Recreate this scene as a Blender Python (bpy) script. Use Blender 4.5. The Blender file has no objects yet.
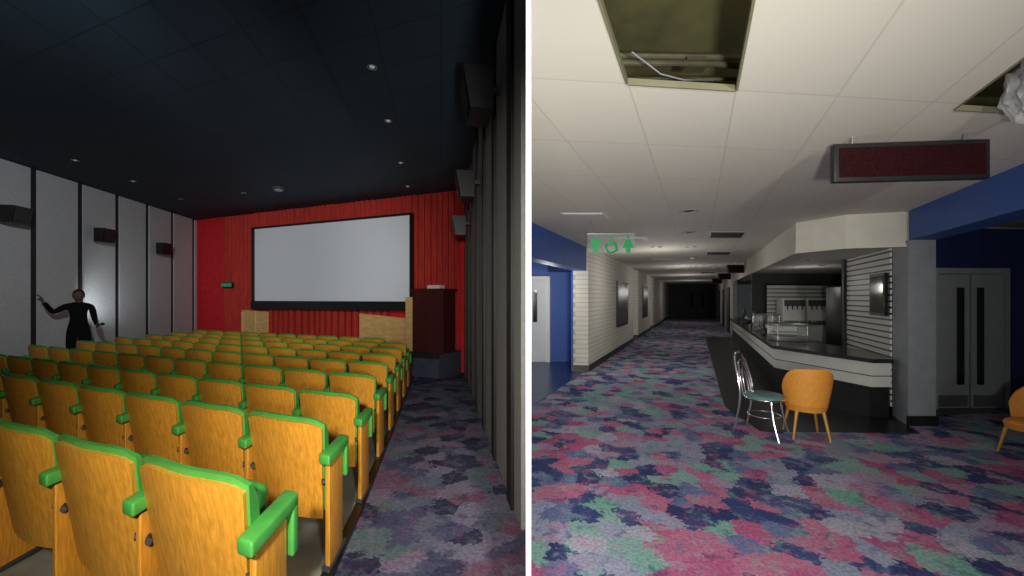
import bpy, bmesh, math, random
from mathutils import Vector, Matrix, noise
random.seed(4)
S=bpy.context.scene
try: S.view_settings.view_transform='Standard'
except Exception: pass

# ---------------------------------------------------------------- materials
def nodes_of(name):
    m=bpy.data.materials.new(name); m.use_nodes=True
    nt=m.node_tree; b=nt.nodes['Principled BSDF']
    return m,nt,b
def mat(name,col,rough=.6,metal=0,var=.12,scale=6,emit=None,es=0,bump=0,spec=None,stretch=(1,1,1),alpha=None,trans=0):
    m,nt,b=nodes_of(name)
    tc=nt.nodes.new('ShaderNodeTexCoord'); mp=nt.nodes.new('ShaderNodeMapping')
    mp.inputs['Scale'].default_value=stretch
    n=nt.nodes.new('ShaderNodeTexNoise'); n.inputs['Scale'].default_value=scale; n.inputs['Detail'].default_value=5
    nt.links.new(tc.outputs['Object'],mp.inputs[0]); nt.links.new(mp.outputs[0],n.inputs['Vector'])
    r=nt.nodes.new('ShaderNodeValToRGB')
    lo=[max(0,c*(1-var)) for c in col]; hi=[min(1,c*(1+var)) for c in col]
    r.color_ramp.elements[0].position=.3; r.color_ramp.elements[1].position=.7
    r.color_ramp.elements[0].color=(*lo,1); r.color_ramp.elements[1].color=(*hi,1)
    nt.links.new(n.outputs['Fac'],r.inputs[0]); nt.links.new(r.outputs[0],b.inputs['Base Color'])
    b.inputs['Roughness'].default_value=rough; b.inputs['Metallic'].default_value=metal
    if spec is not None: b.inputs['Specular IOR Level'].default_value=spec
    if emit: b.inputs['Emission Color'].default_value=(*emit,1); b.inputs['Emission Strength'].default_value=es
    if trans: b.inputs['Transmission Weight'].default_value=trans
    if alpha is not None: b.inputs['Alpha'].default_value=alpha
    if bump:
        bp=nt.nodes.new('ShaderNodeBump'); bp.inputs['Strength'].default_value=bump; bp.inputs['Distance'].default_value=.01
        nt.links.new(n.outputs['Fac'],bp.inputs['Height']); nt.links.new(bp.outputs[0],b.inputs['Normal'])
    return m
def math_node(nt,op,a,b):
    n=nt.nodes.new('ShaderNodeMath'); n.operation=op
    for i,v in enumerate((a,b)):
        if isinstance(v,(int,float)): n.inputs[i].default_value=v
        else: nt.links.new(v,n.inputs[i])
    return n.outputs[0]
def plan_coords(nt,kx,ky):
    tc=nt.nodes.new('ShaderNodeTexCoord'); sp=nt.nodes.new('ShaderNodeSeparateXYZ')
    nt.links.new(tc.outputs['Object'],sp.inputs[0])
    X,Y,Z=sp.outputs
    u=math_node(nt,'SUBTRACT',X,math_node(nt,'MULTIPLY',Y,kx))
    v=math_node(nt,'SUBTRACT',Y,math_node(nt,'MULTIPLY',u,ky))
    return u,v,Y,Z
def grid_mat(name,kx,ky,w,h,c1,c2,cm,mortar=.012,rough=.8,vert=False,offset=0,ou=0,ov=0,spec=.3):
    m,nt,b=nodes_of(name)
    u,v,Y,Z=plan_coords(nt,kx,ky)
    cb=nt.nodes.new('ShaderNodeCombineXYZ')
    if vert: a1,a2=Y,Z
    else: a1,a2=u,v
    nt.links.new(math_node(nt,'ADD',a1,ou),cb.inputs[0]); nt.links.new(math_node(nt,'ADD',a2,ov),cb.inputs[1])
    br=nt.nodes.new('ShaderNodeTexBrick'); br.offset=offset; br.squash=1
    br.inputs['Scale'].default_value=1; br.inputs['Brick Width'].default_value=w; br.inputs['Row Height'].default_value=h
    br.inputs['Mortar Size'].default_value=mortar; br.inputs['Mortar Smooth'].default_value=.2; br.inputs['Bias'].default_value=0
    br.inputs['Color1'].default_value=(*c1,1); br.inputs['Color2'].default_value=(*c2,1); br.inputs['Mortar'].default_value=(*cm,1)
    nt.links.new(cb.outputs[0],br.inputs['Vector'])
    n=nt.nodes.new('ShaderNodeTexNoise'); n.inputs['Scale'].default_value=1.3; n.inputs['Detail'].default_value=6
    mx=nt.nodes.new('ShaderNodeMixRGB'); mx.blend_type='MULTIPLY'; mx.inputs[0].default_value=.35
    nt.links.new(br.outputs['Color'],mx.inputs[1]); nt.links.new(n.outputs['Fac'],mx.inputs[2])
    nt.links.new(mx.outputs[0],b.inputs['Base Color'])
    bp=nt.nodes.new('ShaderNodeBump'); bp.inputs['Strength'].default_value=.2; bp.inputs['Distance'].default_value=.006; bp.invert=True
    nt.links.new(br.outputs['Fac'],bp.inputs['Height']); nt.links.new(bp.outputs[0],b.inputs['Normal'])
    b.inputs['Roughness'].default_value=rough; b.inputs['Specular IOR Level'].default_value=spec
    return m
def carpet(name,scale,pal,gain=1):
    m,nt,b=nodes_of(name)
    tc=nt.nodes.new('ShaderNodeTexCoord')
    def layer(sc_,off):
        add0=nt.nodes.new('ShaderNodeVectorMath'); add0.operation='ADD'; add0.inputs[1].default_value=(off,off*.7,0)
        nt.links.new(tc.outputs['Object'],add0.inputs[0])
        cur=add0.outputs[0]
        for ns,amp in ((sc_*1.5,.30/sc_),(sc_*6,.30/sc_)):
            n=nt.nodes.new('ShaderNodeTexNoise'); n.inputs['Scale'].default_value=ns; n.inputs['Detail'].default_value=3
            nt.links.new(add0.outputs[0],n.inputs['Vector'])
            sub=nt.nodes.new('ShaderNodeVectorMath'); sub.operation='SUBTRACT'; sub.inputs[1].default_value=(.5,.5,.5)
            nt.links.new(n.outputs['Color'],sub.inputs[0])
            sc=nt.nodes.new('ShaderNodeVectorMath'); sc.operation='SCALE'; sc.inputs['Scale'].default_value=amp*2.4
            nt.links.new(sub.outputs[0],sc.inputs[0])
            ad=nt.nodes.new('ShaderNodeVectorMath'); ad.operation='ADD'
            nt.links.new(cur,ad.inputs[0]); nt.links.new(sc.outputs[0],ad.inputs[1]); cur=ad.outputs[0]
        vo=nt.nodes.new('ShaderNodeTexVoronoi'); vo.inputs['Scale'].default_value=sc_; vo.voronoi_dimensions='2D'
        nt.links.new(cur,vo.inputs['Vector'])
        sp=nt.nodes.new('ShaderNodeSeparateColor'); nt.links.new(vo.outputs['Color'],sp.inputs[0])
        r=nt.nodes.new('ShaderNodeValToRGB'); cr=r.color_ramp; cr.interpolation='CONSTANT'
        N=len(pal)
        cr.elements[0].position=0; cr.elements[0].color=(*pal[0],1)
        cr.elements[1].position=1/N; cr.elements[1].color=(*pal[1],1)
        for i in range(2,N):
            e=cr.elements.new(i/N); e.color=(*pal[i],1)
        nt.links.new(sp.outputs[0],r.inputs[0])
        return r.outputs[0]
    A=layer(scale,0); C=layer(scale*1.7,7.3)
    nz=nt.nodes.new('ShaderNodeTexNoise'); nz.inputs['Scale'].default_value=scale*2.5; nz.inputs['Detail'].default_value=5
    nt.links.new(tc.outputs['Object'],nz.inputs['Vector'])
    rz=nt.nodes.new('ShaderNodeValToRGB'); rz.color_ramp.elements[0].position=.48; rz.color_ramp.elements[1].position=.62
    rz.color_ramp.elements[0].color=(.05,.05,.05,1); rz.color_ramp.elements[1].color=(.55,.55,.55,1)
    nt.links.new(nz.outputs['Fac'],rz.inputs[0])
    mm=nt.nodes.new('ShaderNodeMixRGB'); nt.links.new(rz.outputs[0],mm.inputs[0]); nt.links.new(A,mm.inputs[1]); nt.links.new(C,mm.inputs[2])
    n2=nt.nodes.new('ShaderNodeTexNoise'); n2.inputs['Scale'].default_value=scale*9; n2.inputs['Detail'].default_value=4
    r2=nt.nodes.new('ShaderNodeValToRGB'); r2.color_ramp.elements[0].position=.35; r2.color_ramp.elements[1].position=.65
    r2.color_ramp.elements[0].color=(.62,.62,.64,1); r2.color_ramp.elements[1].color=(1.0,1.0,1.0,1)
    nt.links.new(tc.outputs['Object'],n2.inputs['Vector']); nt.links.new(n2.outputs['Fac'],r2.inputs[0])
    mx=nt.nodes.new('ShaderNodeMixRGB'); mx.blend_type='MULTIPLY'; mx.inputs[0].default_value=1
    nt.links.new(mm.outputs[0],mx.inputs[1]); nt.links.new(r2.outputs[0],mx.inputs[2])
    nt.links.new(mx.outputs[0],b.inputs['Base Color'])
    b.inputs['Roughness'].default_value=.95; b.inputs['Specular IOR Level'].default_value=.1
    return m

AX=-.169   # theatre axis lean
RX=.443    # foyer axis lean
M={}
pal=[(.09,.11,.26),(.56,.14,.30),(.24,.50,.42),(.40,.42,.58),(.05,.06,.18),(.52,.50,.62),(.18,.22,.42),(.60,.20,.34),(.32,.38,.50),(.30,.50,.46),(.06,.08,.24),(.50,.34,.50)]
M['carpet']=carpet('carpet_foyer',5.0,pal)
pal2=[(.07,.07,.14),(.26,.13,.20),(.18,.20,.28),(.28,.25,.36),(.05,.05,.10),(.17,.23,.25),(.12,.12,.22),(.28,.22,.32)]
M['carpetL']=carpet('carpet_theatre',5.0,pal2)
M['ceilR']=grid_mat('ceiling_tiles_white',RX,.12,.56,.85,(.80,.76,.67),(.77,.73,.645),(.66,.62,.55),.006,ou=.36,ov=-2.2+8.5)
M['ceilL']=grid_mat('ceiling_tiles_navy',AX,-.449,.6,.6,(.034,.064,.092),(.031,.059,.086),(.023,.044,.066),.012,rough=.7)
M['brick']=grid_mat('painted_brick_white',0,0,.30,.10,(.80,.77,.68),(.76,.73,.64),(.50,.48,.43),.008,vert=True,offset=.5)
M['white']=mat('white_paint',(.72,.72,.70),.6,var=.04)
M['cream']=mat('cream_plasterboard',(.62,.59,.52),.8,var=.04)
M['slatw']=mat('slatwall_laminate',(.60,.60,.56),.45,var=.05)
M['divider']=mat('view_divider_white',(.95,.95,.95),.7,var=.01)
M['blue']=mat('blue_paint',(.016,.075,.32),.55,var=.08,scale=2)
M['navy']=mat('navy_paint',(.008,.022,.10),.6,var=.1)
M['navytile']=mat('navy_floor_tile',(.01,.03,.12),.3,var=.2)
M['darktile']=grid_mat('dark_floor_tile',RX,.12,.3,.3,(.022,.022,.024),(.018,.018,.02),(.006,.006,.006),.006,rough=.28,spec=.5)
M['black']=mat('black_plastic',(.012,.012,.013),.4,var=.2)
M['blackgloss']=mat('black_laminate',(.02,.02,.022),.18,var=.2)
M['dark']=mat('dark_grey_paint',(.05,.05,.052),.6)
M['grey']=mat('grey_paint',(.27,.29,.32),.6,var=.08)
M['plenum']=mat('olive_plenum_board',(.10,.095,.035),.9,var=.35,scale=3)
M['tfr']=mat('ceiling_grid_edge',(.18,.17,.10),.7)
M['rust']=mat('old_pipe',(.11,.10,.06),.6,metal=.3,var=.3)
M['wood']=mat('oak_veneer',(.74,.325,.035),.42,var=.22,scale=9,stretch=(9,9,1),bump=.1)
M['woodpanel']=mat('pine_panel',(.74,.44,.17),.6,var=.18,scale=5,stretch=(1,1,6))
M['green']=mat('green_vinyl',(.075,.38,.065),.5,var=.15,scale=12)
M['concrete']=mat('painted_concrete',(.30,.33,.29),.7,var=.15,scale=4)
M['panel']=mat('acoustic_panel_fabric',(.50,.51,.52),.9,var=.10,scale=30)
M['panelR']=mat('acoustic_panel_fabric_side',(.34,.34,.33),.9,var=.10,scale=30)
M['batten']=mat('dark_batten',(.016,.010,.010),.6,var=.2)
M['red']=mat('red_paint',(.75,.02,.03),.5,var=.12)
M['curtain']=mat('red_curtain_fabric',(.42,.018,.008),.8,var=.25,scale=5,stretch=(4,4,.5))
M['dred']=mat('dark_red_cabinet',(.06,.008,.008),.5)
M['screen']=mat('projection_screen_fabric',(.82,.85,.90),.9,var=.01)
M['stage']=mat('stage_carpet',(.05,.055,.09),.9,var=.2)
M['chrome']=mat('chrome',(.75,.75,.78),.18,metal=1,var=.02)
M['steel']=mat('stainless_steel',(.5,.5,.5),.32,metal=.9,var=.05)
M['teal']=mat('teal_seat_vinyl',(.10,.22,.22),.4)
M['orange']=mat('orange_upholstery',(.66,.27,.035),.6,var=.08,bump=.1,scale=30)
M['orangewood']=mat('orange_wood_leg',(.50,.24,.05),.5)
M['glass']=mat('acrylic_panel',(.75,.85,.78),.1,var=.01,alpha=.08)
M['signgreen']=mat('green_pictogram',(.005,.30,.08),.4,var=.02,emit=(.0,.5,.14),es=.05)
M['led']=mat('red_led_panel',(.018,.002,.003),.45,var=.5,scale=60,spec=.2)
M['lampglow']=mat('downlight_bulb',(.9,.9,.9),.3,var=.01,emit=(.8,.9,1),es=.12)
M['lampglowR']=mat('downlight_bulb_warm',(.9,.9,.85),.3,var=.01,emit=(1,.95,.8),es=.15)
M['exitgreen']=mat('exit_sign_green',(.02,.25,.14),.4,emit=(.1,.9,.5),es=.08)
M['bag']=mat('plastic_film',(.45,.45,.47),.25,var=.1,alpha=.35,bump=.6,scale=14)
M['skin']=mat('skin',(.10,.06,.045),.6)  # darkened to a silhouette, so shade is put into the skin colour
M['cloth']=mat('black_clothing',(.006,.006,.007),.9,spec=.1)
M['hair']=mat('dark_hair',(.008,.006,.005),.7)
M['doorp']=mat('door_grey_paint',(.30,.32,.33),.5,var=.05)
M['doorw']=mat('door_white_paint',(.62,.64,.66),.5,var=.05)
M['glassdark']=mat('dark_glass',(.008,.008,.01),.08)
M['poster']=mat('poster_print',(.10,.10,.12),.3,var=.5,scale=3)

# ---------------------------------------------------------------- builder
class B:
    def __init__(s): s.v=[];s.f=[];s.mi=[];s.ms=[];s.sm=[]
    def add(s,vs,fs,m,smooth=False):
        o=len(s.v); s.v+= [tuple(v) for v in vs]
        m=M[m] if isinstance(m,str) else m
        if m not in s.ms: s.ms.append(m)
        k=s.ms.index(m)
        for f in fs: s.f.append([i+o for i in f]); s.mi.append(k); s.sm.append(smooth)
    def prism(s,pts,z0,z1,m):
        n=len(pts); vs=[(x,y,z0) for x,y in pts]+[(x,y,z1) for x,y in pts]
        fs=[list(range(n))[::-1],list(range(n,2*n))]+[[i,(i+1)%n,n+(i+1)%n,n+i] for i in range(n)]
        s.add(vs,fs,m)
    def box(s,c,sz,m,rot=None,bev=0):
        hx,hy,hz=[q/2 for q in sz]
        if bev:
            bm=bmesh.new(); bmesh.ops.create_cube(bm,size=1)
            for v in bm.verts: v.co=Vector((v.co.x*sz[0],v.co.y*sz[1],v.co.z*sz[2]))
            bmesh.ops.bevel(bm,geom=bm.edges[:],offset=bev,segments=3,affect='EDGES',profile=.5)
            vs=[v.co.copy() for v in bm.verts]; bm.verts.index_update(); fs=[[v.index for v in f.verts] for f in bm.faces]; bm.free()
        else:
            vs=[Vector((x,y,z)) for z in(-hz,hz) for y in(-hy,hy) for x in(-hx,hx)]
            fs=[[0,2,3,1],[4,5,7,6],[0,1,5,4],[2,6,7,3],[0,4,6,2],[1,3,7,5]]
        if rot is not None:
            R=rot if isinstance(rot,Matrix) else Matrix.Rotation(rot,3,'Z')
            vs=[R@v for v in vs]
        s.add([v+Vector(c) for v in vs],fs,m,bool(bev))
    def tube(s,path,r,m,n=8,closed=False,cap=True):
        P=[Vector(p) for p in path]; L=len(P); vs=[];fs=[]
        rs=r if isinstance(r,(list,tuple)) else [r]*L
        up=None
        for i,p in enumerate(P):
            if closed: t=(P[(i+1)%L]-P[i-1])
            else: t=P[min(i+1,L-1)]-P[max(i-1,0)]
            t.normalize()
            if up is None:
                up=Vector((0,0,1)) if abs(t.z)<.9 else Vector((1,0,0))
            a=t.cross(up)
            if a.length<1e-4: a=t.cross(Vector((0,1,0)))
            a.normalize(); b=a.cross(t).normalized(); up=b
            for k in range(n):
                q=2*math.pi*k/n; vs.append(p+rs[i]*(math.cos(q)*a+math.sin(q)*b))
        for i in range(L if closed else L-1):
            j=(i+1)%L
            for k in range(n): fs.append([i*n+k,i*n+(k+1)%n,j*n+(k+1)%n,j*n+k])
        if cap and not closed: fs.append(list(range(n))[::-1]); fs.append([(L-1)*n+k for k in range(n)])
        s.add(vs,fs,m,True)
    def cyl(s,p0,p1,r0,r1,m,n=20): s.tube([p0,p1],[r0,r1],m,n)
    def sph(s,c,r,m,u=16,w=10):
        if not isinstance(r,(tuple,list)): r=(r,r,r)
        vs=[];fs=[]
        for i in range(w+1):
            t=math.pi*i/w
            for k in range(u):
                q=2*math.pi*k/u
                vs.append((c[0]+r[0]*math.sin(t)*math.cos(q),c[1]+r[1]*math.sin(t)*math.sin(q),c[2]+r[2]*math.cos(t)))
        for i in range(w):
            for k in range(u): fs.append([i*u+k,(i+1)*u+k,(i+1)*u+(k+1)%u,i*u+(k+1)%u])
        s.add(vs,fs,m,True)
    def sheet(s,fn,nu,nv,m,th=None,smooth=True):
        W=nu+1
        vs=[fn(i/nu,j/nv,0) for j in range(nv+1) for i in range(W)]
        fs=[[j*W+i,j*W+i+1,(j+1)*W+i+1,(j+1)*W+i] for j in range(nv) for i in range(nu)]
        if th:
            o=len(vs); vs+=[fn(i/nu,j/nv,1) for j in range(nv+1) for i in range(W)]
            fs+=[[o+j*W+i,o+(j+1)*W+i,o+(j+1)*W+i+1,o+j*W+i+1] for j in range(nv) for i in range(nu)]
            ring=[i for i in range(W)]+[j*W+nu for j in range(1,nv+1)]+[nv*W+i for i in range(nu-1,-1,-1)]+[j*W for j in range(nv-1,0,-1)]
            n=len(ring)
            fs+=[[ring[k],o+ring[k],o+ring[(k+1)%n],ring[(k+1)%n]] for k in range(n)]
        s.add(vs,fs,m,smooth)
    def mesh(s,name,xf=None,fixn=True):
        me=bpy.data.meshes.new(name)
        vs=s.v if xf is None else [tuple(xf(Vector(v))) for v in s.v]
        me.from_pydata(vs,[],s.f)
        for m in s.ms: me.materials.append(m)
        for p,k,q in zip(me.polygons,s.mi,s.sm): p.material_index=k; p.use_smooth=q
        if fixn:
            bm=bmesh.new(); bm.from_mesh(me); bmesh.ops.recalc_face_normals(bm,faces=bm.faces[:]); bm.to_mesh(me); bm.free()
        try: me.set_sharp_from_angle(angle=math.radians(45))
        except Exception: pass
        return me
    def obj(s,name,loc=(0,0,0),rz=0,xf=None,parent=None):
        o=bpy.data.objects.new(name,s.mesh(name,xf)); o.location=loc; o.rotation_euler=(0,0,rz)
        S.collection.objects.link(o)
        if parent: o.parent=parent
        return o

H=1.6
def L(a,Y): return (a+AX*Y,Y)
def R(a,Y): return (a+RX*Y,Y)
def RP(*pts): return [R(*p) for p in pts]
def LP(*pts): return [L(*p) for p in pts]

# ================================================================ ADDED DIVIDER
def part(Y,o): return (.0393*Y+o,Y)
b=B(); b.prism([part(1.45,-.0085),part(1.45,.0085),part(10.7,.0085),part(10.7,-.0085)],-.3,4.05,'divider'); b.obj('view_divider')  # made-up panel standing in for the white gap between two separate views

# ================================================================ THEATRE
ZC=4.05
def zfl(v):
    d=1.39
    if v<3.2: d+=.078*(v-1.42)
    else: d+=.078*1.78+.022*(v-3.2)
    return H-d
def vof(a,Y): return Y+.449*(a+.82)
def Yof(a,v): return v-.449*(a+.82)
b=B(); vs=[];fs=[]; NY=60; NA=12
for j in range(NY+1):
    Y=.6+13.2*j/NY; ar=min(.56,.206*Y)
    for i in range(NA+1):
        a=-7.75+(ar+7.75)*i/NA; x,y=L(a,Y); vs.append((x,y,zfl(max(.2,vof(a,Y)))))
for j in range(NY):
    for i in range(NA): fs.append([j*(NA+1)+i,j*(NA+1)+i+1,(j+1)*(NA+1)+i+1,(j+1)*(NA+1)+i])
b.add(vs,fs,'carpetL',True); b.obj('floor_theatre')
b=B(); nv=40
def pf(u,v,k):
    a=-7.0+(7.0-.62)*u; vv=1.12+v*7.78; x,y=L(a,Yof(a,vv)); return (x,y,zfl(vv)+(.022 if k==0 else -.01))
b.sheet(pf,8,nv,'concrete',th=True,smooth=False); b.obj('floor_seating_platform')
b=B()
def pf(u,v,k):
    a=-.62+.06*u; vv=1.12+v*7.78; x,y=L(a,Yof(a,vv)); return (x,y,zfl(vv)+(.028 if k==0 else -.01))
b.sheet(pf,1,nv,'black',th=True,smooth=False); b.obj('trim_aisle_edge')
b=B(); b.prism([(-.95-1.2,-1.2),(0.03,-.8),part(2.77,-.01),L(.6,2.8),L(.6,9.6),L(-7.8,13.4),L(-7.8,-1.2)],ZC,ZC+.06,'ceilL'); b.obj('ceiling_theatre')
def panelwall(name,a,sgn,Y0,Y1,first,step,outer,proud,hw,pm):
    b=B(); b.prism(outer,-.4,ZC,'batten')
    y=first
    while y<Y1-.1:
        ya=max(Y0,y+hw); yb=min(Y1,y+step-hw)
        if yb>ya+.05:
            b.prism(LP((a,ya),(a,yb),(a-sgn*.03,yb),(a-sgn*.03,ya)),-.1,ZC-.02,pm)
        if proud and y-hw>Y0 and y+hw<Y1:
            b.prism(LP((a,y-hw),(a,y+hw),(a-sgn*proud,y+hw),(a-sgn*proud,y-hw)),-.1,ZC-.02,'batten')
        y+=step
    b.obj(name)
panelwall('wall_left',-7.7,-1,2,13.2,7.92-1.02*6,1.02,LP((-7.7,1.2),(-7.7,13.25),(-7.9,13.35),(-7.9,1.2)),0,.07,'panel')
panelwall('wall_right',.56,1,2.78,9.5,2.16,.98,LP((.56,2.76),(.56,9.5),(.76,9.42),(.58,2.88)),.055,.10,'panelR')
D=Vector((-.923,.385)); Nn=Vector((-.385,-.923)); Pr=Vector((-1.05,9.5))
def F(s,off=0): 
    p=Pr+s*D+off*Nn; return (p.x,p.y)
b=B(); b.prism([F(-.15),F(9.62),F(9.62,-.12),F(-.15,-.12)],-.4,ZC,'red'); b.obj('wall_front')
def curtain(b,s0,s1,z0,z1,off,wl=.16,amp=.05,m='curtain'):
    n=int((s1-s0)/wl*8)
    def fn(u,v,k):
        s=s0+(s1-s0)*u; ph=s/wl*2*math.pi
        o=off+amp*math.sin(ph+.9*math.sin(s*3.1))*(1-.25*v)+.02*math.sin(s*5)
        x,y=F(s,o); return (x,y,z0+(z1-z0)*v)
    b.sheet(fn,n,6,m)
b=B(); curtain(b,6.6,8.05,.44,4.0,.10); curtain(b,.06,1.52,.44,4.0,.10); curtain(b,1.2,6.8,3.4,4.03,.09)
b.obj('stage_curtain')
b=B(); curtain(b,2.0,6.4,.44,1.4,.12,wl=.22,amp=.03); b.obj('screen_skirt_curtain')
b=B(); b.prism([F(8.1,.02),F(9.4,.02),F(9.4,.05),F(8.1,.05)],.44,3.85,'red'); b.obj('red_wall_panel')
def fbox(b,s0,s1,o0,o1,z0,z1,m): b.prism([F(s0,o0),F(s1,o0),F(s1,o1),F(s0,o1)],z0,z1,m)
e=bpy.data.objects.new('cinema_screen',None); S.collection.objects.link(e)
Z0,Z1,s0,s1=1.30,3.57,1.24,6.62
b=B(); fbox(b,s0+.02,s1-.02,.2,.28,Z0,Z1,'black'); b.obj('mask_frame',parent=e)
b=B(); fbox(b,s0+.05,s1-.08,.285,.29,Z0+.22,Z1-.05,'screen'); b.obj('screen_surface',parent=e)
b=B(); fbox(b,s0,s0+.05,.28,.33,Z0,Z1,'black'); fbox(b,s1-.08,s1,.28,.33,Z0,Z1,'black'); fbox(b,s0,s1,.28,.33,Z1-.05,Z1,'black'); fbox(b,s0,s1,.28,.36,Z0,Z0+.20,'black'); b.obj('frame_lip',parent=e)
b=B(); fbox(b,.10,9.30,.01,.95,-.28,.42,'stage'); fbox(b,.10,9.30,.93,.99,.34,.43,'batten'); b.obj('stage_platform')
def ply(s0,s1,za,zb):
    b=B(); z0=.43
    b.add([(*F(s0,.2),z0),(*F(s1,.2),z0),(*F(s1,.2),zb),(*F(s0,.2),za),(*F(s0,.24),z0),(*F(s1,.24),z0),(*F(s1,.24),zb),(*F(s0,.24),za)],[[0,1,2,3],[4,5,6,7],[0,1,5,4],[1,2,6,5],[2,3,7,6],[3,0,4,7]],'woodpanel')
    for f in (.0,.45,.95):
        s=s0+(s1-s0)*f; fbox(b,s,s+.05,.24,.26,z0,min(za,zb)-.02,'woodpanel')
    b.obj('plywood_panel')
ply(1.30,2.85,1.12,1.22); ply(6.1,7.15,1.22,1.26)
b=B(); fbox(b,.12,.90,.25,.75,.43,1.74,'dred'); fbox(b,.08,.94,.22,.80,1.74,1.80,'dred'); fbox(b,.92,1.12,.28,.70,.43,1.62,'woodpanel')
fbox(b,.18,.48,.75,.77,.5,1.66,'dred'); fbox(b,.52,.84,.75,.77,.5,1.66,'dred'); fbox(b,.3,.62,.4,.6,1.80,1.88,'white'); b.obj('stage_cabinet')
b=B(); b.box((*F(7.75,.28),1.98),(.40,.05,.10),'exitgreen',rot=math.atan2(.385,-.923)); b.box((*F(7.75,.25),1.98),(.46,.04,.15),'black',rot=math.atan2(.385,-.923)); b.obj('exit_sign')
def speaker(a,Y,z,sgn,s=1):
    b=B(); ang=math.atan(-AX)
    w,d,h=.40*s,.24*s,.34*s
    vs=[]
    for zz,k in((-h/2,.75),(h/2,1)):
        for yy in(-w/2,w/2):
            for xx in(0,d*k): vs.append((xx,yy,zz))
    b.add(vs,[[0,1,3,2],[4,6,7,5],[0,4,5,1],[2,3,7,6],[0,2,6,4],[1,5,7,3]],'black')
    b.add([(d*.8+.006,-w*.44,-h*.42),(d*.8+.006,w*.44,-h*.42),(d+.004,w*.44,h*.42),(d+.004,-w*.44,h*.42)],[[0,1,2,3]],'black')
    b.box((-.05,0,h*.2),(.10,.05,.05),'dark')
    x,y=L(a,Y); 
    b.obj('wall_speaker',loc=(x,y,z),rz=ang+(math.pi if sgn<0 else 0))
for Y,z in((9.3,2.98),(11.3,2.92),(7.35,3.05)): speaker(-7.55,Y,z,1,.88)
for Y,z,s in((3.75,3.38,1.05),(5.7,3.1,1.0),(7.7,2.9,1.0)): speaker(.44,Y,z,-1,s)
def downl(name,x,y,z,r,glow):
    b=B()
    ring=[(x+r*math.cos(t*math.pi/8),y+r*math.sin(t*math.pi/8),z-.006) for t in range(16)]
    b.tube(ring,.005,'grey',6,closed=True)
    b.cyl((x,y,z-.002),(x,y,z-.012),r*.6,r*.35,glow,16); b.obj(name)
for a,Y in((-.73,4.45),(-.73,5.8),(-.73,7.6),(-.73,9.2),(-6.5,7.46),(-6.45,8.8),(-6.45,10.4),(-4.6,9.8)):
    x,y=L(a,Y); downl('ceiling_downlight',x,y,ZC,.05,'lampglow' if a>-1 or Y<9 else 'dark')
b=B(); x,y=L(-3.6,9.3); b.cyl((x,y,ZC),(x,y,ZC-.06),.14,.11,'dark'); b.sph((x,y,ZC-.06),(.10,.10,.04),'grey'); b.obj('ceiling_smoke_detector')

# seats -----------------------------------------------------------
def seatmesh(end):
    b=B()
    def sh(w0,w1,z0,z1,o0,o1,cr):
        def fn(u,v,k):
            s=2*u-1; w=w0+(w1-w0)*v
            zt=z1-cr*abs(s)**6
            z=z0+(zt-z0)*v
            y=.10*(1-(z-.24)/.58)+.045*s*s+(o0 if k==0 else o1)
            return (s*w,y,z)
        return fn
    b.sheet(sh(.250,.284,.22,.775,-.012,.012,.03),14,8,'wood',th=True)
    def cu(u,v,k):
        s=2*u-1; w=.260+.036*v; zt=.799-.035*abs(s)**6
        z=.26+(zt-.26)*v
        th=.035+.05*math.sin(math.pi*min(1,v*1.0))**.7*(1-.4*s*s) if v<1 else .022
        y=.10*(1-(z-.24)/.58)+.045*s*s+(.0125 if k==0 else .012+th)
        return (s*w,y,z)
    b.sheet(cu,12,10,'green',th=True)
    b.box((0,.235,.48),(.46,.08,.38),'green',rot=Matrix.Rotation(math.radians(-10),3,'X'),bev=.03)
    b.box((0,.28,.46),(.42,.02,.32),'wood',rot=Matrix.Rotation(math.radians(-10),3,'X'))
    b.cyl((-.27,.2,.34),(.27,.2,.34),.018,.018,'dark',8)
    xs=[.318]+([-.318] if end==2 else [])
    for x in xs:
        b.box((x,.17,.28),(.032,.22,.56),'wood' ,bev=.006)
        b.box((x,.18,.012),(.055,.30,.024),'dark',bev=.006)
        b.box((x,.18,.60),(.074,.34,.055),'green',bev=.012)
        b.box((x,.325,.51),(.074,.055,.22),'green',bev=.014)
    b.cyl((.27,.08,.45),(.318,.12,.45),.015,.015,'dark',8)
    b.cyl((-.318,.12,.45),(-.27,.08,.45),.015,.015,'dark',8)
    def xf(v): return Vector((v.x*.923-.087*v.y*1.0, -v.x*.385+v.y, v.z))
    return b.mesh('cinema_seat_mesh%d'%end,xf)
m1=seatmesh(1); m2=seatmesh(2)
for k in range(9):
    for i in range(11):
        if k==8 and i<1: continue
        x=-1.115-.581*i+AX*.88*k; y=1.40+.2426*i+.88*k
        v=1.42+.88*k
        o=bpy.data.objects.new('cinema_seat',m2 if i==10 else m1); o.location=(x,y,zfl(v)+.02); S.collection.objects.link(o)

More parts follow.
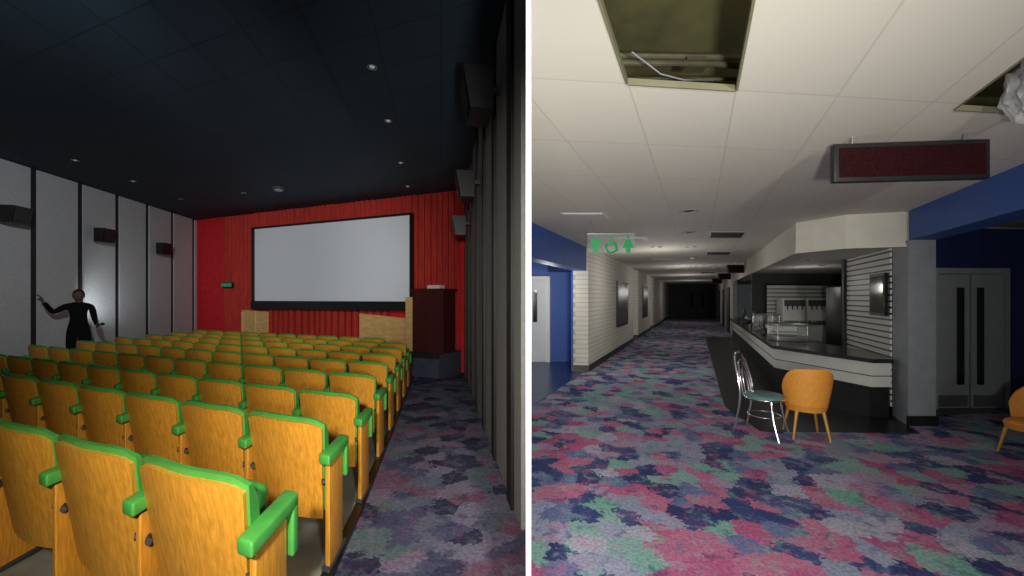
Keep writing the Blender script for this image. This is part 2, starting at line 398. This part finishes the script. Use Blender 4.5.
# ================================================================ FOYER
ZR=2.7
b=B(); b.add([(*R(-.2,.5),0),(*R(8,.5),0),(*R(8,34.5),0),(*R(-13.7,34),0)],[[0,1,2,3]],'carpet'); b.obj('floor_foyer')
b=B(); b.prism(RP((.28,17),(.39,6.2),(.74,5.05),(2.62,4.95),(2.62,5.6),(6.5,6.3),(6.5,17)),0,.006,'darktile'); b.obj('floor_concession_tile')
b=B(); b.prism(RP((-2.46,6.1),(-2.46,10.5),(-4.22,10.5)),0,.006,'navytile'); b.obj('floor_alcove_tile')
b=B()
def cq(a0,a1,b0,b1): 
    P=[R(a0,b0+.12*a0),R(a1,b0+.12*a1),R(a1,b1+.12*a1),R(a0,b1+.12*a0)]
    b.add([(x,y,ZR) for x,y in P],[[0,1,2,3]],'ceilR')
x0,y0=R(-.36,.89); x1,y1=R(-.36,34.4); x2,y2=R(-13.75,34.05)
b.add([(x0,y0,ZR),(x1,y1,ZR),(x2,y2,ZR)],[[0,1,2]],'ceilR')
cq(-.36,.2,.93,1.25); cq(-.36,.2,2.2,34.4); cq(.2,1.5,.85,34.4); cq(1.5,2.1,.8,1.5); cq(1.5,2.1,2.27,34.4); cq(2.1,8,.7,34.4)
b.obj('ceiling_foyer')
def hole(nm,a0,a1,b0,b1):
    b=B(); q=lambda a,bb:R(a,bb+.12*a)
    t=.012
    for P in ([q(a0,b0),q(a0,b1),q(a0-t,b1),q(a0-t,b0)],[q(a1,b0),q(a1,b1),q(a1+t,b1),q(a1+t,b0)],[q(a0,b1),q(a1,b1),q(a1,b1+t),q(a0,b1+t)]):
        b.prism(P,ZR-.004,ZR+.03,'tfr')
    b.obj(nm)
hole('trim_1',-.36,.2,1.25,2.2); hole('trim_2',1.5,2.1,1.5,2.27)
b=B(); b.prism(RP((-.6,1.5),(3.4,1.2),(3.4,3.6),(-.9,3.6)),3.2,3.25,'plenum')
b.prism(RP((-.9,3.2),(3.4,3.4),(3.4,3.5),(-.9,3.3)),ZR+.01,3.2,'plenum'); b.obj('ceiling_plenum_deck')
b=B()
p=[(*R(-.6,2.35),2.92),(*R(.1,2.4),2.94),(*R(.8,2.5),2.92)]; b.tube(p,.018,'rust')
p=[(*R(-.7,2.62),2.97),(*R(.9,2.64),2.97)]; b.tube(p,.012,'rust')
p=[(*R(-.33,2.1),2.83),(*R(-.2,2.25),2.80),(*R(-.08,2.35),2.82),(*R(.1,2.6),2.95)]; b.tube(p,.004,'grey')
p=[(*R(-.7,2.45),3.02),(*R(.9,2.50),3.02)]; b.tube(p,.02,'rust')
b.box((*R(-.02,2.45),2.96),(.12,.08,.05),'rust')
b.obj('ceiling_pipework')
bm=bmesh.new(); bmesh.ops.create_icosphere(bm,subdivisions=4,radius=1)
for v in bm.verts:
    n=noise.noise(v.co*2.2)*.35+noise.noise(v.co*6)*.18
    v.co=Vector((v.co.x*.12,v.co.y*.09,v.co.z*.18))*(1+n)
me=bpy.data.meshes.new('plastic_film'); bm.to_mesh(me); bm.free(); me.materials.append(M['bag'])
o=bpy.data.objects.new('hanging_plastic_sheet',me); x,y=R(1.83,2.3); o.location=(x,y,2.73); S.collection.objects.link(o)

# left side
b=B(); b.prism(RP((-2.42,6.05),(-2.42,9.1),(-2.7,9.1),(-2.7,6.75)),2.19,ZR,'blue'); b.obj('trim_header_left')
def lw(y0,y1,nm,m='brick'):
    b=B(); b.prism(RP((-2.38,y0),(-2.38,y1),(-2.72,y1),(-2.72,y0+.05)),0,ZR,m); b.obj(nm)
    b=B(); b.prism(RP((-2.36,y0-.02),(-2.36,y1),(-2.38,y1),(-2.38,y0)),0,.14,'black'); b.prism(RP((-2.36,y0-.02),(-2.74,y0+.03),(-2.74,y0+.05),(-2.36,y0)),0,.14,'black'); b.obj(nm.replace('wall','baseboard'))
lw(9.1,15.4,'wall_brick'); lw(16.6,21,'wall_brick_mid'); lw(22.2,33.6,'wall_brick_far')
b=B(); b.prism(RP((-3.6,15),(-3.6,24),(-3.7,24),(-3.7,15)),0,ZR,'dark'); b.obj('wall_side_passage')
b=B(); b.prism(RP((-3.72,10.5),(-2.72,10.5),(-2.72,10.62),(-3.72,10.62)),0,ZR,'blue'); b.prism(RP((-4.24,10.5),(-3.72,10.5),(-3.72,10.62),(-4.24,10.62)),2.16,ZR,'blue'); b.obj('wall_alcove')
b=B(); b.prism(RP((-2.72,9.2),(-2.72,10.5),(-2.78,10.5),(-2.78,9.2)),0,ZR,'blue'); b.obj('wall_alcove_side')
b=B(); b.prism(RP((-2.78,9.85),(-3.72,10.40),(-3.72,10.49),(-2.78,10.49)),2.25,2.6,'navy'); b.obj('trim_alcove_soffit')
b=B(); b.prism(RP((-4.22,10.5),(-3.78,10.5),(-3.78,10.6),(-4.22,10.6)),0,2.06,'doorw')
b.prism(RP((-3.80,10.42),(-3.68,10.42),(-3.68,10.49),(-3.80,10.49)),0,2.14,'white'); b.prism(RP((-4.2,10.42),(-3.8,10.42),(-3.8,10.49),(-4.2,10.49)),2.06,2.14,'white')
b.prism(RP((-4.12,10.48),(-4.02,10.48),(-4.02,10.5),(-4.12,10.5)),1.0,1.8,'glassdark')
b.obj('door_1')
b=B(); b.prism(RP((-2.38,12.2),(-2.38,14.0),(-2.33,14.0),(-2.33,12.2)),.75,2.1,'black'); b.prism(RP((-2.33,12.3),(-2.33,13.9),(-2.325,13.9),(-2.325,12.3)),.83,2.02,'poster'); b.obj('poster_frame')
b=B(); b.prism(RP((-2.38,18),(-2.38,19.6),(-2.34,19.6),(-2.34,18)),.75,2.1,'black'); b.prism(RP((-2.34,18.1),(-2.34,19.5),(-2.335,19.5),(-2.335,18.1)),.83,2.02,'poster'); b.obj('poster_frame')
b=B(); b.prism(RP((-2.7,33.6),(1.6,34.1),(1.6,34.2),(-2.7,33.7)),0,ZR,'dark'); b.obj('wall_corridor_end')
b=B()
for a0 in(-.9,.0): b.prism(RP((a0,33.6),(a0+.85,33.68),(a0+.85,33.72),(a0,33.66)),0,2.1,'dark'); b.prism(RP((a0+.3,33.55),(a0+.5,33.57),(a0+.5,33.6),(a0+.3,33.58)),.9,1.9,'glassdark')
b.obj('door_2')
b=B(); b.prism(RP((1.45,17.3),(1.45,33.9),(1.6,33.9),(1.6,17.3)),0,ZR,'brick'); b.obj('wall_corridor_right')
for y in(19,23,27.5):
    b=B(); b.prism(RP((1.44,y),(1.44,y+1.6),(1.40,y+1.6),(1.40,y)),0,2.1,'navy'); b.prism(RP((1.40,y+.1),(1.40,y+1.5),(1.39,y+1.5),(1.39,y+.1)),.1,2.0,'dark'); b.obj('door_3')
b=B(); b.prism(RP((1.43,6.15),(1.95,5.55),(2.64,5.35),(2.94,5.4),(2.96,6.3),(6.4,6.8),(6.4,17.2),(1.43,17.2)),2.29,ZR,'cream')
b.obj('ceiling_concession_bulkhead')
b=B(); b.prism(RP((1.41,6.14),(1.94,5.52),(2.64,5.32),(2.64,5.38),(1.96,5.58),(1.45,6.18),(1.45,17.2),(1.41,17.2)),2.25,2.29,'cream'); b.obj('trim_bulkhead_edge')
b=B(); b.prism(RP((2.64,5.28),(2.99,5.28),(2.99,5.7),(2.64,5.7)),0,2.33,'grey'); b.obj('wall_pillar')
b=B(); b.prism(RP((2.62,5.25),(3.01,5.25),(3.01,5.28),(2.62,5.28)),0,.12,'black'); b.obj('baseboard_pillar')
def slat(b,p0,p1,off,z0,z1,st=.085):
    p0=Vector(p0);p1=Vector(p1);d=(p1-p0).normalized(); n=Vector((-d.y,d.x))*off
    b.prism([p0,p1,p1-n,p0-n],z0,z1,'black')
    z=z0
    while z<z1-.05:
        b.prism([p0,p1,p1+n*.4,p0+n*.4],z+.022,min(z1,z+st-.002),'slatw'); z+=st
b=B(); slat(b,R(2.64,5.72),R(2.64,7.40),.04,.1,2.28); b.obj('slatwall_panel')
b=B(); b.prism(RP((2.58,7.44),(2.9,7.5),(2.9,7.6),(2.58,7.54)),0,2.28,'dark'); b.obj('wall_concession_pier')
b=B(); slat(b,R(1.9,11.6),R(4.5,12.0),-.04,.96,2.0,.11); b.obj('slatwall_back')
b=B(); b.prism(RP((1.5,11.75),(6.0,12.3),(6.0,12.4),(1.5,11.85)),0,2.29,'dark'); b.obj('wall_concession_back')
b=B(); b.prism(RP((4.6,7.5),(4.6,12),(4.7,12),(4.7,7.5)),0,2.29,'dark'); b.obj('wall_concession_side')
b=B(); b.prism(RP((2.55,5.75),(2.55,6.25),(2.60,6.25),(2.60,5.75)),1.35,1.95,'black'); b.prism(RP((2.545,5.79),(2.545,6.21),(2.55,6.21),(2.55,5.79)),1.39,1.91,'glassdark'); b.obj('wall_monitor')
b=B()
def cpoly(i): return RP((1.25+i,16.5),(1.25+i,7.1+i*.3),(2.30,5.5+i*1.3),(2.56,5.5+i*1.3),(2.56,6.4),(2.05,7.8),(1.95,16.5))
b.prism(cpoly(0),.745,.80,'blackgloss'); b.prism(cpoly(.05),.42,.745,'slatw'); b.prism(cpoly(.10),0,.42,'black')
b.prism(cpoly(.045),.56,.572,'dark'); 
b.obj('concession_counter')
b=B(); b.prism(RP((2.2,10.8),(4.4,11.2),(4.4,11.7),(2.2,11.5)),0,.9,'white'); b.prism(RP((2.18,10.75),(4.4,11.15),(4.4,11.72),(2.18,11.5)),.9,.95,'steel'); b.obj('back_counter')
def app_register(a,Y,z):
    b=B(); b.box((0,0,.05),(.4,.38,.1),'black',bev=.01); b.box((0,-.05,.14),(.34,.24,.08),'white',rot=Matrix.Rotation(.3,3,'X'),bev=.01)
    b.cyl((0,.12,.1),(0,.12,.3),.02,.02,'dark',8); b.box((0,.1,.34),(.30,.04,.2),'dark',bev=.008); b.box((0,.078,.34),(.27,.005,.17),'glassdark')
    for i in range(4):
        for j in range(3): b.box((-.12+i*.08,-.12+j*.05,.185+j*.015),(.05,.03,.012),'dark')
    x,y=R(a,Y); b.obj('cash_register',loc=(x,y,z),rz=-.4+math.pi/2)
def app_warmer(a,Y,z,w=.7,d=.45,h=.4):
    b=B(); b.box((0,0,.05),(w,d,.1),'steel',bev=.01); b.box((0,0,h),(w,d,.04),'steel',bev=.01)
    for sx in(-1,1):
        for sy in(-1,1): b.cyl((sx*(w/2-.02),sy*(d/2-.02),.1),(sx*(w/2-.02),sy*(d/2-.02),h),.012,.012,'chrome',8)
    b.box((0,0,h*.55),(w-.05,d-.05,.01),'steel'); b.box((0,-d/2+.01,h/2+.04),(w-.06,.006,h-.14),'glass')
    b.box((0,d/2-.01,h/2+.04),(w-.06,.006,h-.14),'slatw')
    x,y=R(a,Y); b.obj('food_display_case',loc=(x,y,z),rz=-.1)
def app_popcorn(a,Y,z):
    b=B(); w=.6;h=.95
    b.box((0,0,.1),(w,w,.2),'dred',bev=.01); b.box((0,0,h-.06),(w,w,.16),'black',bev=.02)
    for sx in(-1,1):
        for sy in(-1,1): b.box((sx*(w/2-.02),sy*(w/2-.02),h/2),(.04,.04,h-.2),'steel')
    for sx in(-1,1): b.box((sx*(w/2-.015),0,h/2),(.005,w-.08,h-.3),'glass')
    b.cyl((0,0,h-.35),(0,0,h-.2),.13,.15,'steel'); b.cyl((0,0,h-.2),(0,0,h-.12),.01,.01,'steel',8)
    x,y=R(a,Y); b.obj('popcorn_machine',loc=(x,y,z),rz=-.1)
def app_dispenser(a,Y,z):
    b=B(); b.box((0,.08,.32),(.55,.35,.64),'slatw',bev=.02); b.box((0,-.1,.03),(.5,.3,.06),'steel',bev=.01); b.box((0,-.1,.52),(.5,.1,.16),'dark',bev=.01)
    for i in range(4): b.cyl((-.18+i*.12,-.13,.44),(-.18+i*.12,-.13,.34),.018,.012,'black',8)
    x,y=R(a,Y); b.obj('drink_dispenser',loc=(x,y,z),rz=-.1)
app_register(1.6,13.5,.8); app_register(1.6,11.2,.8); app_register(1.6,9.3,.8)
app_warmer(1.68,7.9,.8,.55,.4,.30); app_warmer(1.65,10.2,.8,.5,.35,.4)
app_popcorn(3.95,11.25,.95); app_dispenser(2.5,11.15,.95); app_dispenser(3.15,11.2,.95)
b=B(); b.box((0,0,1.0),(.7,.65,2.0),'steel',bev=.02); b.box((-.17,-.335,1.1),(.3,.02,1.6),'glassdark'); b.box((.17,-.335,1.1),(.3,.02,1.6),'glassdark'); b.box((0,-.335,.15),(.62,.02,.2),'black'); b.cyl((0,-.36,.9),(0,-.36,1.4),.012,.012,'chrome',8); x,y=R(4.1,9.4); b.obj('display_fridge',loc=(x,y,0),rz=-.5)
b=B(); b.box((0,0,.92),(.6,.6,1.84),'black',bev=.02); b.box((0,-.31,1.12),(.5,.02,1.2),'glassdark'); b.box((0,-.31,.3),(.5,.02,.4),'steel'); b.cyl((.2,-.34,.9),(.2,-.34,1.4),.012,.012,'chrome',8); x,y=R(3.2,8.9); b.obj('drinks_cooler',loc=(x,y,0),rz=-.2)

# right: header, cross wall, doors
b=B(); b.prism(RP((2.66,5.28),(2.99,5.28),(2.99,.9),(2.66,.9)),2.33,ZR,'blue'); b.obj('trim_header_right')
b=B()
b.prism(RP((2.99,6.0),(3.36,6.02),(3.36,6.3),(2.99,6.3)),0,2.6,'navy'); b.prism(RP((4.5,6.1),(7.9,6.4),(7.9,6.5),(4.5,6.25)),0,2.6,'navy'); b.prism(RP((3.36,6.02),(4.5,6.1),(4.5,6.25),(3.36,6.2)),2.0,2.6,'navy')
b.obj('wall_foyer_right')
b=B()
b.prism(RP((3.36,6.0),(3.43,6.0),(3.43,6.2),(3.36,6.2)),0,2.0,'doorp'); b.prism(RP((4.44,6.07),(4.52,6.08),(4.52,6.2),(4.44,6.2)),0,2.0,'doorp'); b.prism(RP((3.36,6.0),(4.52,6.08),(4.52,6.2),(3.36,6.2)),1.95,2.03,'doorp')
for a0 in(3.44,3.945):
    b.prism(RP((a0,6.06),(a0+.49,6.09),(a0+.49,6.13),(a0,6.1)),.01,1.94,'doorp')
    c=a0+(.30 if a0<3.5 else .08)
    b.prism(RP((c,6.045),(c+.10,6.05),(c+.10,6.08),(c,6.075)),.35,1.75,'glassdark')
    b.prism(RP((a0+.02,6.045),(a0+.47,6.075),(a0+.47,6.09),(a0+.02,6.06)),.03,.2,'steel')
b.obj('door_4')
b=B(); x,y=R(1.42,2.84); b.box((0,0,0),(.96,.05,.26),'black',bev=.006); b.box((0,-.027,0),(.90,.006,.20),'led'); 
for sx in(-.35,.35): b.cyl((sx,0,.13),(sx,0,.18),.01,.01,'steel',8)
b.obj('led_display_sign',loc=(x,y,2.52),rz=-.10)
# toilet sign
e=bpy.data.objects.new('toilet_sign',None); e.location=(*R(-1.22,5.9),2.36); e.scale=(1.12,1,1.12); S.collection.objects.link(e)
b=B(); b.box((0,0,0),(.60,.012,.23),'glass'); b.cyl((-.25,0,.11),(-.25,0,.30),.004,.004,'steel',6); b.cyl((.25,0,.11),(.25,0,.30),.004,.004,'steel',6); b.box((0,0,.125),(.60,.015,.012),'steel'); b.obj('panel',parent=e)
def vp(b,pts): 
    n=len(pts); vs=[(x,-.010,z) for x,z in pts]+[(x,-.016,z) for x,z in pts]
    b.add(vs,[list(range(n)),list(range(n,2*n))[::-1]]+[[i,(i+1)%n,n+(i+1)%n,n+i] for i in range(n)],'signgreen')
def disc(b,x,z,r): vp(b,[(x+r*math.cos(t*math.pi/6),z+r*math.sin(t*math.pi/6)) for t in range(12)])
b=B(); x=-.20; disc(b,x,.088,.022); vp(b,[(x-.055,.055),(x+.055,.055),(x+.055,-.03),(x+.034,-.03),(x+.034,-.11),(x-.034,-.11),(x-.034,-.03),(x-.055,-.03)]); b.obj('man_icon',parent=e)
b=B(); x=.21; disc(b,x,.088,.022); vp(b,[(x-.025,.055),(x+.025,.055),(x+.075,-.05),(x+.028,-.05),(x+.028,-.11),(x-.028,-.11),(x-.028,-.05),(x-.075,-.05)]); b.obj('woman_icon',parent=e)
b=B(); x=.0; disc(b,x-.01,.09,.022)
b.tube([(x+.0+.066*math.cos(t*math.pi/10),-.013,-.045+.066*math.sin(t*math.pi/10)) for t in range(8,25)],.012,'signgreen',6)
vp(b,[(x-.026,.06),(x+.006,.06),(x+.010,.0),(x+.06,-.0),(x+.09,-.085),(x+.066,-.092),(x+.04,-.024),(x-.022,-.024)]); b.obj('wheelchair_icon',parent=e)
def cfix(nm,a,Y,w,d,m,z=ZR): 
    b=B(); b.prism(RP((a-w/2,Y-d/2),(a+w/2,Y-d/2),(a+w/2,Y+d/2),(a-w/2,Y+d/2)),z-.012,z-.002,m)
    b.prism(RP((a-w/2-.03,Y-d/2-.03),(a+w/2+.03,Y-d/2-.03),(a+w/2+.03,Y+d/2+.03),(a-w/2-.03,Y+d/2+.03)),z-.005,z-.001,'white'); b.obj(nm)
for a,Y in((.5,7.3),(.5,10.3),(.4,18),(-.3,24)): cfix('ceiling_vent',a,Y,.56,.6,'dark')
for a,Y in((-1.5,5.6),(-1.2,7.8),(-1.0,12),(-.9,15.5),(-.8,20)): cfix('ceiling_air_grille',a,Y,.5,.3,'slatw')
for a,Y in((-.12,5.3),(-.15,7.0),(-.9,9.0),(-.15,9.0),(-.15,11.5),(.3,13.5),(-.15,14.5),(-.2,18.5),(.6,15.5),(-.3,22),(-.2,27)):
    x,y=R(a,Y); downl('recessed_downlight',x,y,ZR,.11,'dark' if Y<8 else 'lampglowR')
for a,Y in ((2.0,7.6),(2.6,8.8),(2.0,10.0)):
    x,y=R(a,Y); downl('recessed_downlight',x,y,2.29,.07,'dark')
for a,Y in((1.15,13.0),(1.1,17.5),(1.0,22.0)):
    b=B(); b.box((0,0,0),(.5,.1,.25),'black',bev=.005); b.box((0,-.052,0),(.46,.005,.21),'led'); b.cyl((0,0,.12),(0,0,.2),.01,.01,'steel',6); x,y=R(a,Y); b.obj('led_display_sign',loc=(x,y,2.5))

# chairs --------------------------------------------------------
def tub_chair(x,y,rz,name='shell_back_chair',sc=1):
    b=B()
    def fn(u,v,k):
        t=math.radians(182+176*u)
        edge=abs(2*u-1)
        r=.18+.06*v**.7-(0 if k==0 else .035)
        ztop=.81-.24*edge**3.6; z=.31+(ztop-.31)*v
        return (r*1.05*math.cos(t), r*math.sin(t)*.92-.01*v, z)
    b.sheet(fn,28,8,'orange',th=True)
    b.cyl((0,0.02,.31),(0,0.02,.37),.19,.215,'orange',28); b.sph((0,.02,.38),(.205,.215,.06),'orange',24,10)
    for sx in(-1,1):
        for sy in(-1,1): b.cyl((sx*.13,sy*.13+.01,.32),(sx*.18,sy*.18+.01,.0),.019,.011,'orangewood',10)
    o=b.obj(name,loc=(x,y,0),rz=rz); o.scale=(sc,sc,sc)
x,y=R(1.25,4.86); tub_chair(x,y,-.30)
x,y=R(3.36,4.22); tub_chair(x,y,1.55,sc=.88)
b=B()
def arc(pts,n=6):
    out=[]
    P=[Vector(p) for p in pts]
    for i in range(len(P)-1):
        p0=P[max(i-1,0)];p1=P[i];p2=P[i+1];p3=P[min(i+2,len(P)-1)]
        for k in range(n):
            t=k/n; out.append(.5*((2*p1)+(-p0+p2)*t+(2*p0-5*p1+4*p2-p3)*t*t+(-p0+3*p1-3*p2+p3)*t**3))
    out.append(P[-1]); return out
b.tube(arc([(-.26,-.2,0),(-.19,-.19,.45),(-.24,-.17,.75),(-.28,-.1,.90),(-.29,0,.94),(-.28,.1,.90),(-.24,.17,.75),(-.19,.19,.45),(-.26,.2,0)]),.014,'chrome')
b.tube(arc([(-.18,-.12,.46),(-.22,-.12,.68),(-.255,-.06,.82),(-.26,0,.85),(-.255,.06,.82),(-.22,.12,.68),(-.18,.12,.46)]),.012,'chrome')
b.tube(arc([(-.18,-.05,.46),(-.21,-.05,.64),(-.235,0,.74),(-.21,.05,.64),(-.18,.05,.46)]),.010,'chrome')
b.tube([(.2*math.cos(t*math.pi/12),.2*math.sin(t*math.pi/12),.44) for t in range(24)],.012,'chrome',8,closed=True)
b.tube([(.17*math.cos(t*math.pi/12),.17*math.sin(t*math.pi/12),.24) for t in range(24)],.007,'chrome',8,closed=True)
for s in(-1,1): b.tube(arc([(.12,s*.15,.44),(.15,s*.17,.22),(.21,s*.19,0)]),.013,'chrome')
b.cyl((0,0,.445),(0,0,.475),.2,.205,'teal',28); b.sph((0,0,.475),(.2,.2,.025),'teal',28,8)
x,y=R(.77,4.90); b.obj('chrome_cafe_chair',loc=(x,y,0),rz=-.85)

# ================================================================ PERSON
px,py=L(-7.12,8.25); pz=zfl(vof(-7.12,8.25))
e=bpy.data.objects.new('person',None); e.location=(px,py,pz); e.rotation_euler=(0,0,math.radians(40)); S.collection.objects.link(e)
def skin(name,verts,edges,rad,m,root=0,sub=2):
    me=bpy.data.meshes.new(name); me.from_pydata(verts,edges,[]); me.materials.append(M[m])
    o=bpy.data.objects.new(name,me); S.collection.objects.link(o); o.parent=e
    md=o.modifiers.new('skin','SKIN'); md.use_smooth_shade=True
    for i,r in enumerate(rad):
        q=me.skin_vertices[0].data[i]; q.radius=(r,r) if not isinstance(r,tuple) else r; q.use_root=(i==root)
    if sub: s=o.modifiers.new('sub','SUBSURF'); s.levels=sub; s.render_levels=sub
    return o
V=[(0,0,.96),(0,0,1.12),(0,.01,1.30),(0,.01,1.42),(0,0,1.50),
   (-.18,.01,1.41),(-.33,-.10,1.30),(-.43,-.22,1.50),
   (.18,.01,1.41),(.23,0,1.14),(.27,-.18,1.05),
   (-.10,0,.90),(-.11,-.02,.50),(-.12,.02,.10),(-.12,-.08,.05),
   (.10,0,.90),(.12,-.04,.50),(.13,.02,.10),(.13,-.08,.05)]
E=[(0,1),(1,2),(2,3),(3,4),(3,5),(5,6),(6,7),(3,8),(8,9),(9,10),(0,11),(11,12),(12,13),(13,14),(0,15),(15,16),(16,17),(17,18)]
Rd=[(.15,.11),(.13,.10),(.16,.11),(.12,.09),.055,.065,.048,.035,.065,.048,.035,.09,.065,.045,.04,.09,.065,.045,.04]
skin('clothed_body',V,E,Rd,'cloth')
b=B(); b.sph((0,-.01,1.62),(.078,.095,.115),'skin',20,14); b.cyl((0,0,1.46),(0,0,1.56),.052,.05,'skin'); b.sph((0,-.105,1.61),(.014,.02,.024),'skin',8,6)
for s in(-1,1):
    b.sph((s*.079,.0,1.615),(.012,.022,.033),'skin',8,6); b.sph((s*.03,-.092,1.635),(.013,.008,.008),'grey',8,6); b.sph((s*.03,-.099,1.635),(.005,.004,.006),'black',8,6)
b.sph((0,-.095,1.565),(.025,.008,.006),'dred',8,6); b.sph((0,.015,1.65),(.088,.10,.105),'hair',20,12); b.obj('head',parent=e)
def hand(base,dirv,side):
    bx=Vector(base); d=Vector(dirv).normalized(); s=Vector(side).normalized(); n=d.cross(s)
    vs=[bx,bx+d*.08]; ed=[(0,1)]; rr=[(.028,.018),(.038,.016)]
    for i,l in enumerate((.065,.078,.072,.055)):
        k=len(vs); o=s*(-.03+.02*i)
        vs+= [bx+d*.085+o, bx+d*(.085+l*.55)+o+n*.015, bx+d*(.085+l*.85)+o+n*.045]
        ed+=[(1,k),(k,k+1),(k+1,k+2)]; rr+=[.0095,.009,.008]
    k=len(vs); vs+=[bx+d*.03-s*.035,bx+d*.065-s*.055+n*.02]; ed+=[(0,k),(k,k+1)]; rr+=[.011,.009]
    return vs,ed,rr
v,ed,rr=hand((-.438,-.225,1.515),(-.3,-.2,.9),(0,1,0)); skin('hand_raised',[tuple(q) for q in v],ed,rr,'skin',sub=1)
v,ed,rr=hand((.275,-.195,1.045),(.3,-.9,.0),(0,0,1)); skin('hand_torch',[tuple(q) for q in v],ed,rr,'skin',sub=1)
b=B(); b.cyl((.30,-.22,1.06),(.36,-.36,1.07),.016,.02,'dark',12); b.cyl((.36,-.36,1.07),(.375,-.39,1.072),.028,.03,'black',14); b.obj('torch',parent=e)

# ================================================================ LIGHTS
def spot(n,loc,tgt,e_,ang,col=(1,1,1),blend=.8,r=.08):
    l=bpy.data.lights.new(n,'SPOT'); l.energy=e_; l.spot_size=math.radians(ang); l.spot_blend=blend; l.shadow_soft_size=r; l.color=col
    o=bpy.data.objects.new(n,l); o.location=loc; o.rotation_euler=(Vector(tgt)-Vector(loc)).to_track_quat('-Z','Y').to_euler(); S.collection.objects.link(o)
spot('torch_light_theatre',(-.25,-.3,2.0),(-1.55,4.5,.8),430,82,(1,.96,.86),1)
spot('screen_fill_spot',(-1.2,-1.0,3.2),(-5.4,11.4,2.4),1600,35,(.92,.96,1),.9,.15)  # added fill to brighten the far screen, no known source at the rear
spot('left_wall_fill_spot',(-1.8,1.0,3.6),(-9.7,10.2,2.6),1000,46,(.92,.96,1),1,.15)  # extra spot put in to lift the left wall panels
spot('torch_light_foyer',(.35,-.2,1.45),(1.1,4.5,1.6),440,112,(1,.98,.90),1)
spot('foyer_rear_fill_spot',(.6,-3.5,1.7),(2.4,8,1.6),1150,50,(1,.98,.92),1,.2)  # added fill well behind the camera, for slower falloff down the foyer
tx,ty=L(-7.0,8.95); wx,wy=L(-7.7,9.55); spot('handheld_torch_beam',(tx,ty,1.2),(wx,wy,1.7),34,95,(.9,.96,1),1,.02)
def pt(n,x,y,z,en,col=(1,.98,.92),r=.15):
    l=bpy.data.lights.new(n,'POINT'); l.energy=en; l.shadow_soft_size=r; l.color=col
    o=bpy.data.objects.new(n,l); o.location=(x,y,z); S.collection.objects.link(o)
for a,Y,en in((-.9,9.5,22),(-.5,14.5,20),(-.6,20,18),(-.5,26.5,12)):
    x,y=R(a,Y); pt('corridor_fill_point',x,y,1.9,en)  # added mid-air point lights so the far corridor and its ceiling show
x,y=R(2.4,9.3); pt('concession_point',x,y,1.9,4)  # bare point light hanging free, no fixture at this spot
x,y=R(-3.2,8.9); pt('alcove_point',x,y,1.9,18)  # free point light in the alcove, without a fitting
w=bpy.data.worlds.new('World'); S.world=w; w.use_nodes=True; w.node_tree.nodes['Background'].inputs[0].default_value=(.5,.55,.6,1); w.node_tree.nodes['Background'].inputs[1].default_value=.045

# ================================================================ CAMERA
c=bpy.data.cameras.new('Camera'); c.sensor_width=36; c.lens=36*420/1024; c.shift_y=10/1024; c.clip_start=.05; c.clip_end=200
o=bpy.data.objects.new('Camera',c); o.location=(0,0,H); o.rotation_euler=(math.pi/2,0,0); S.collection.objects.link(o); S.camera=o
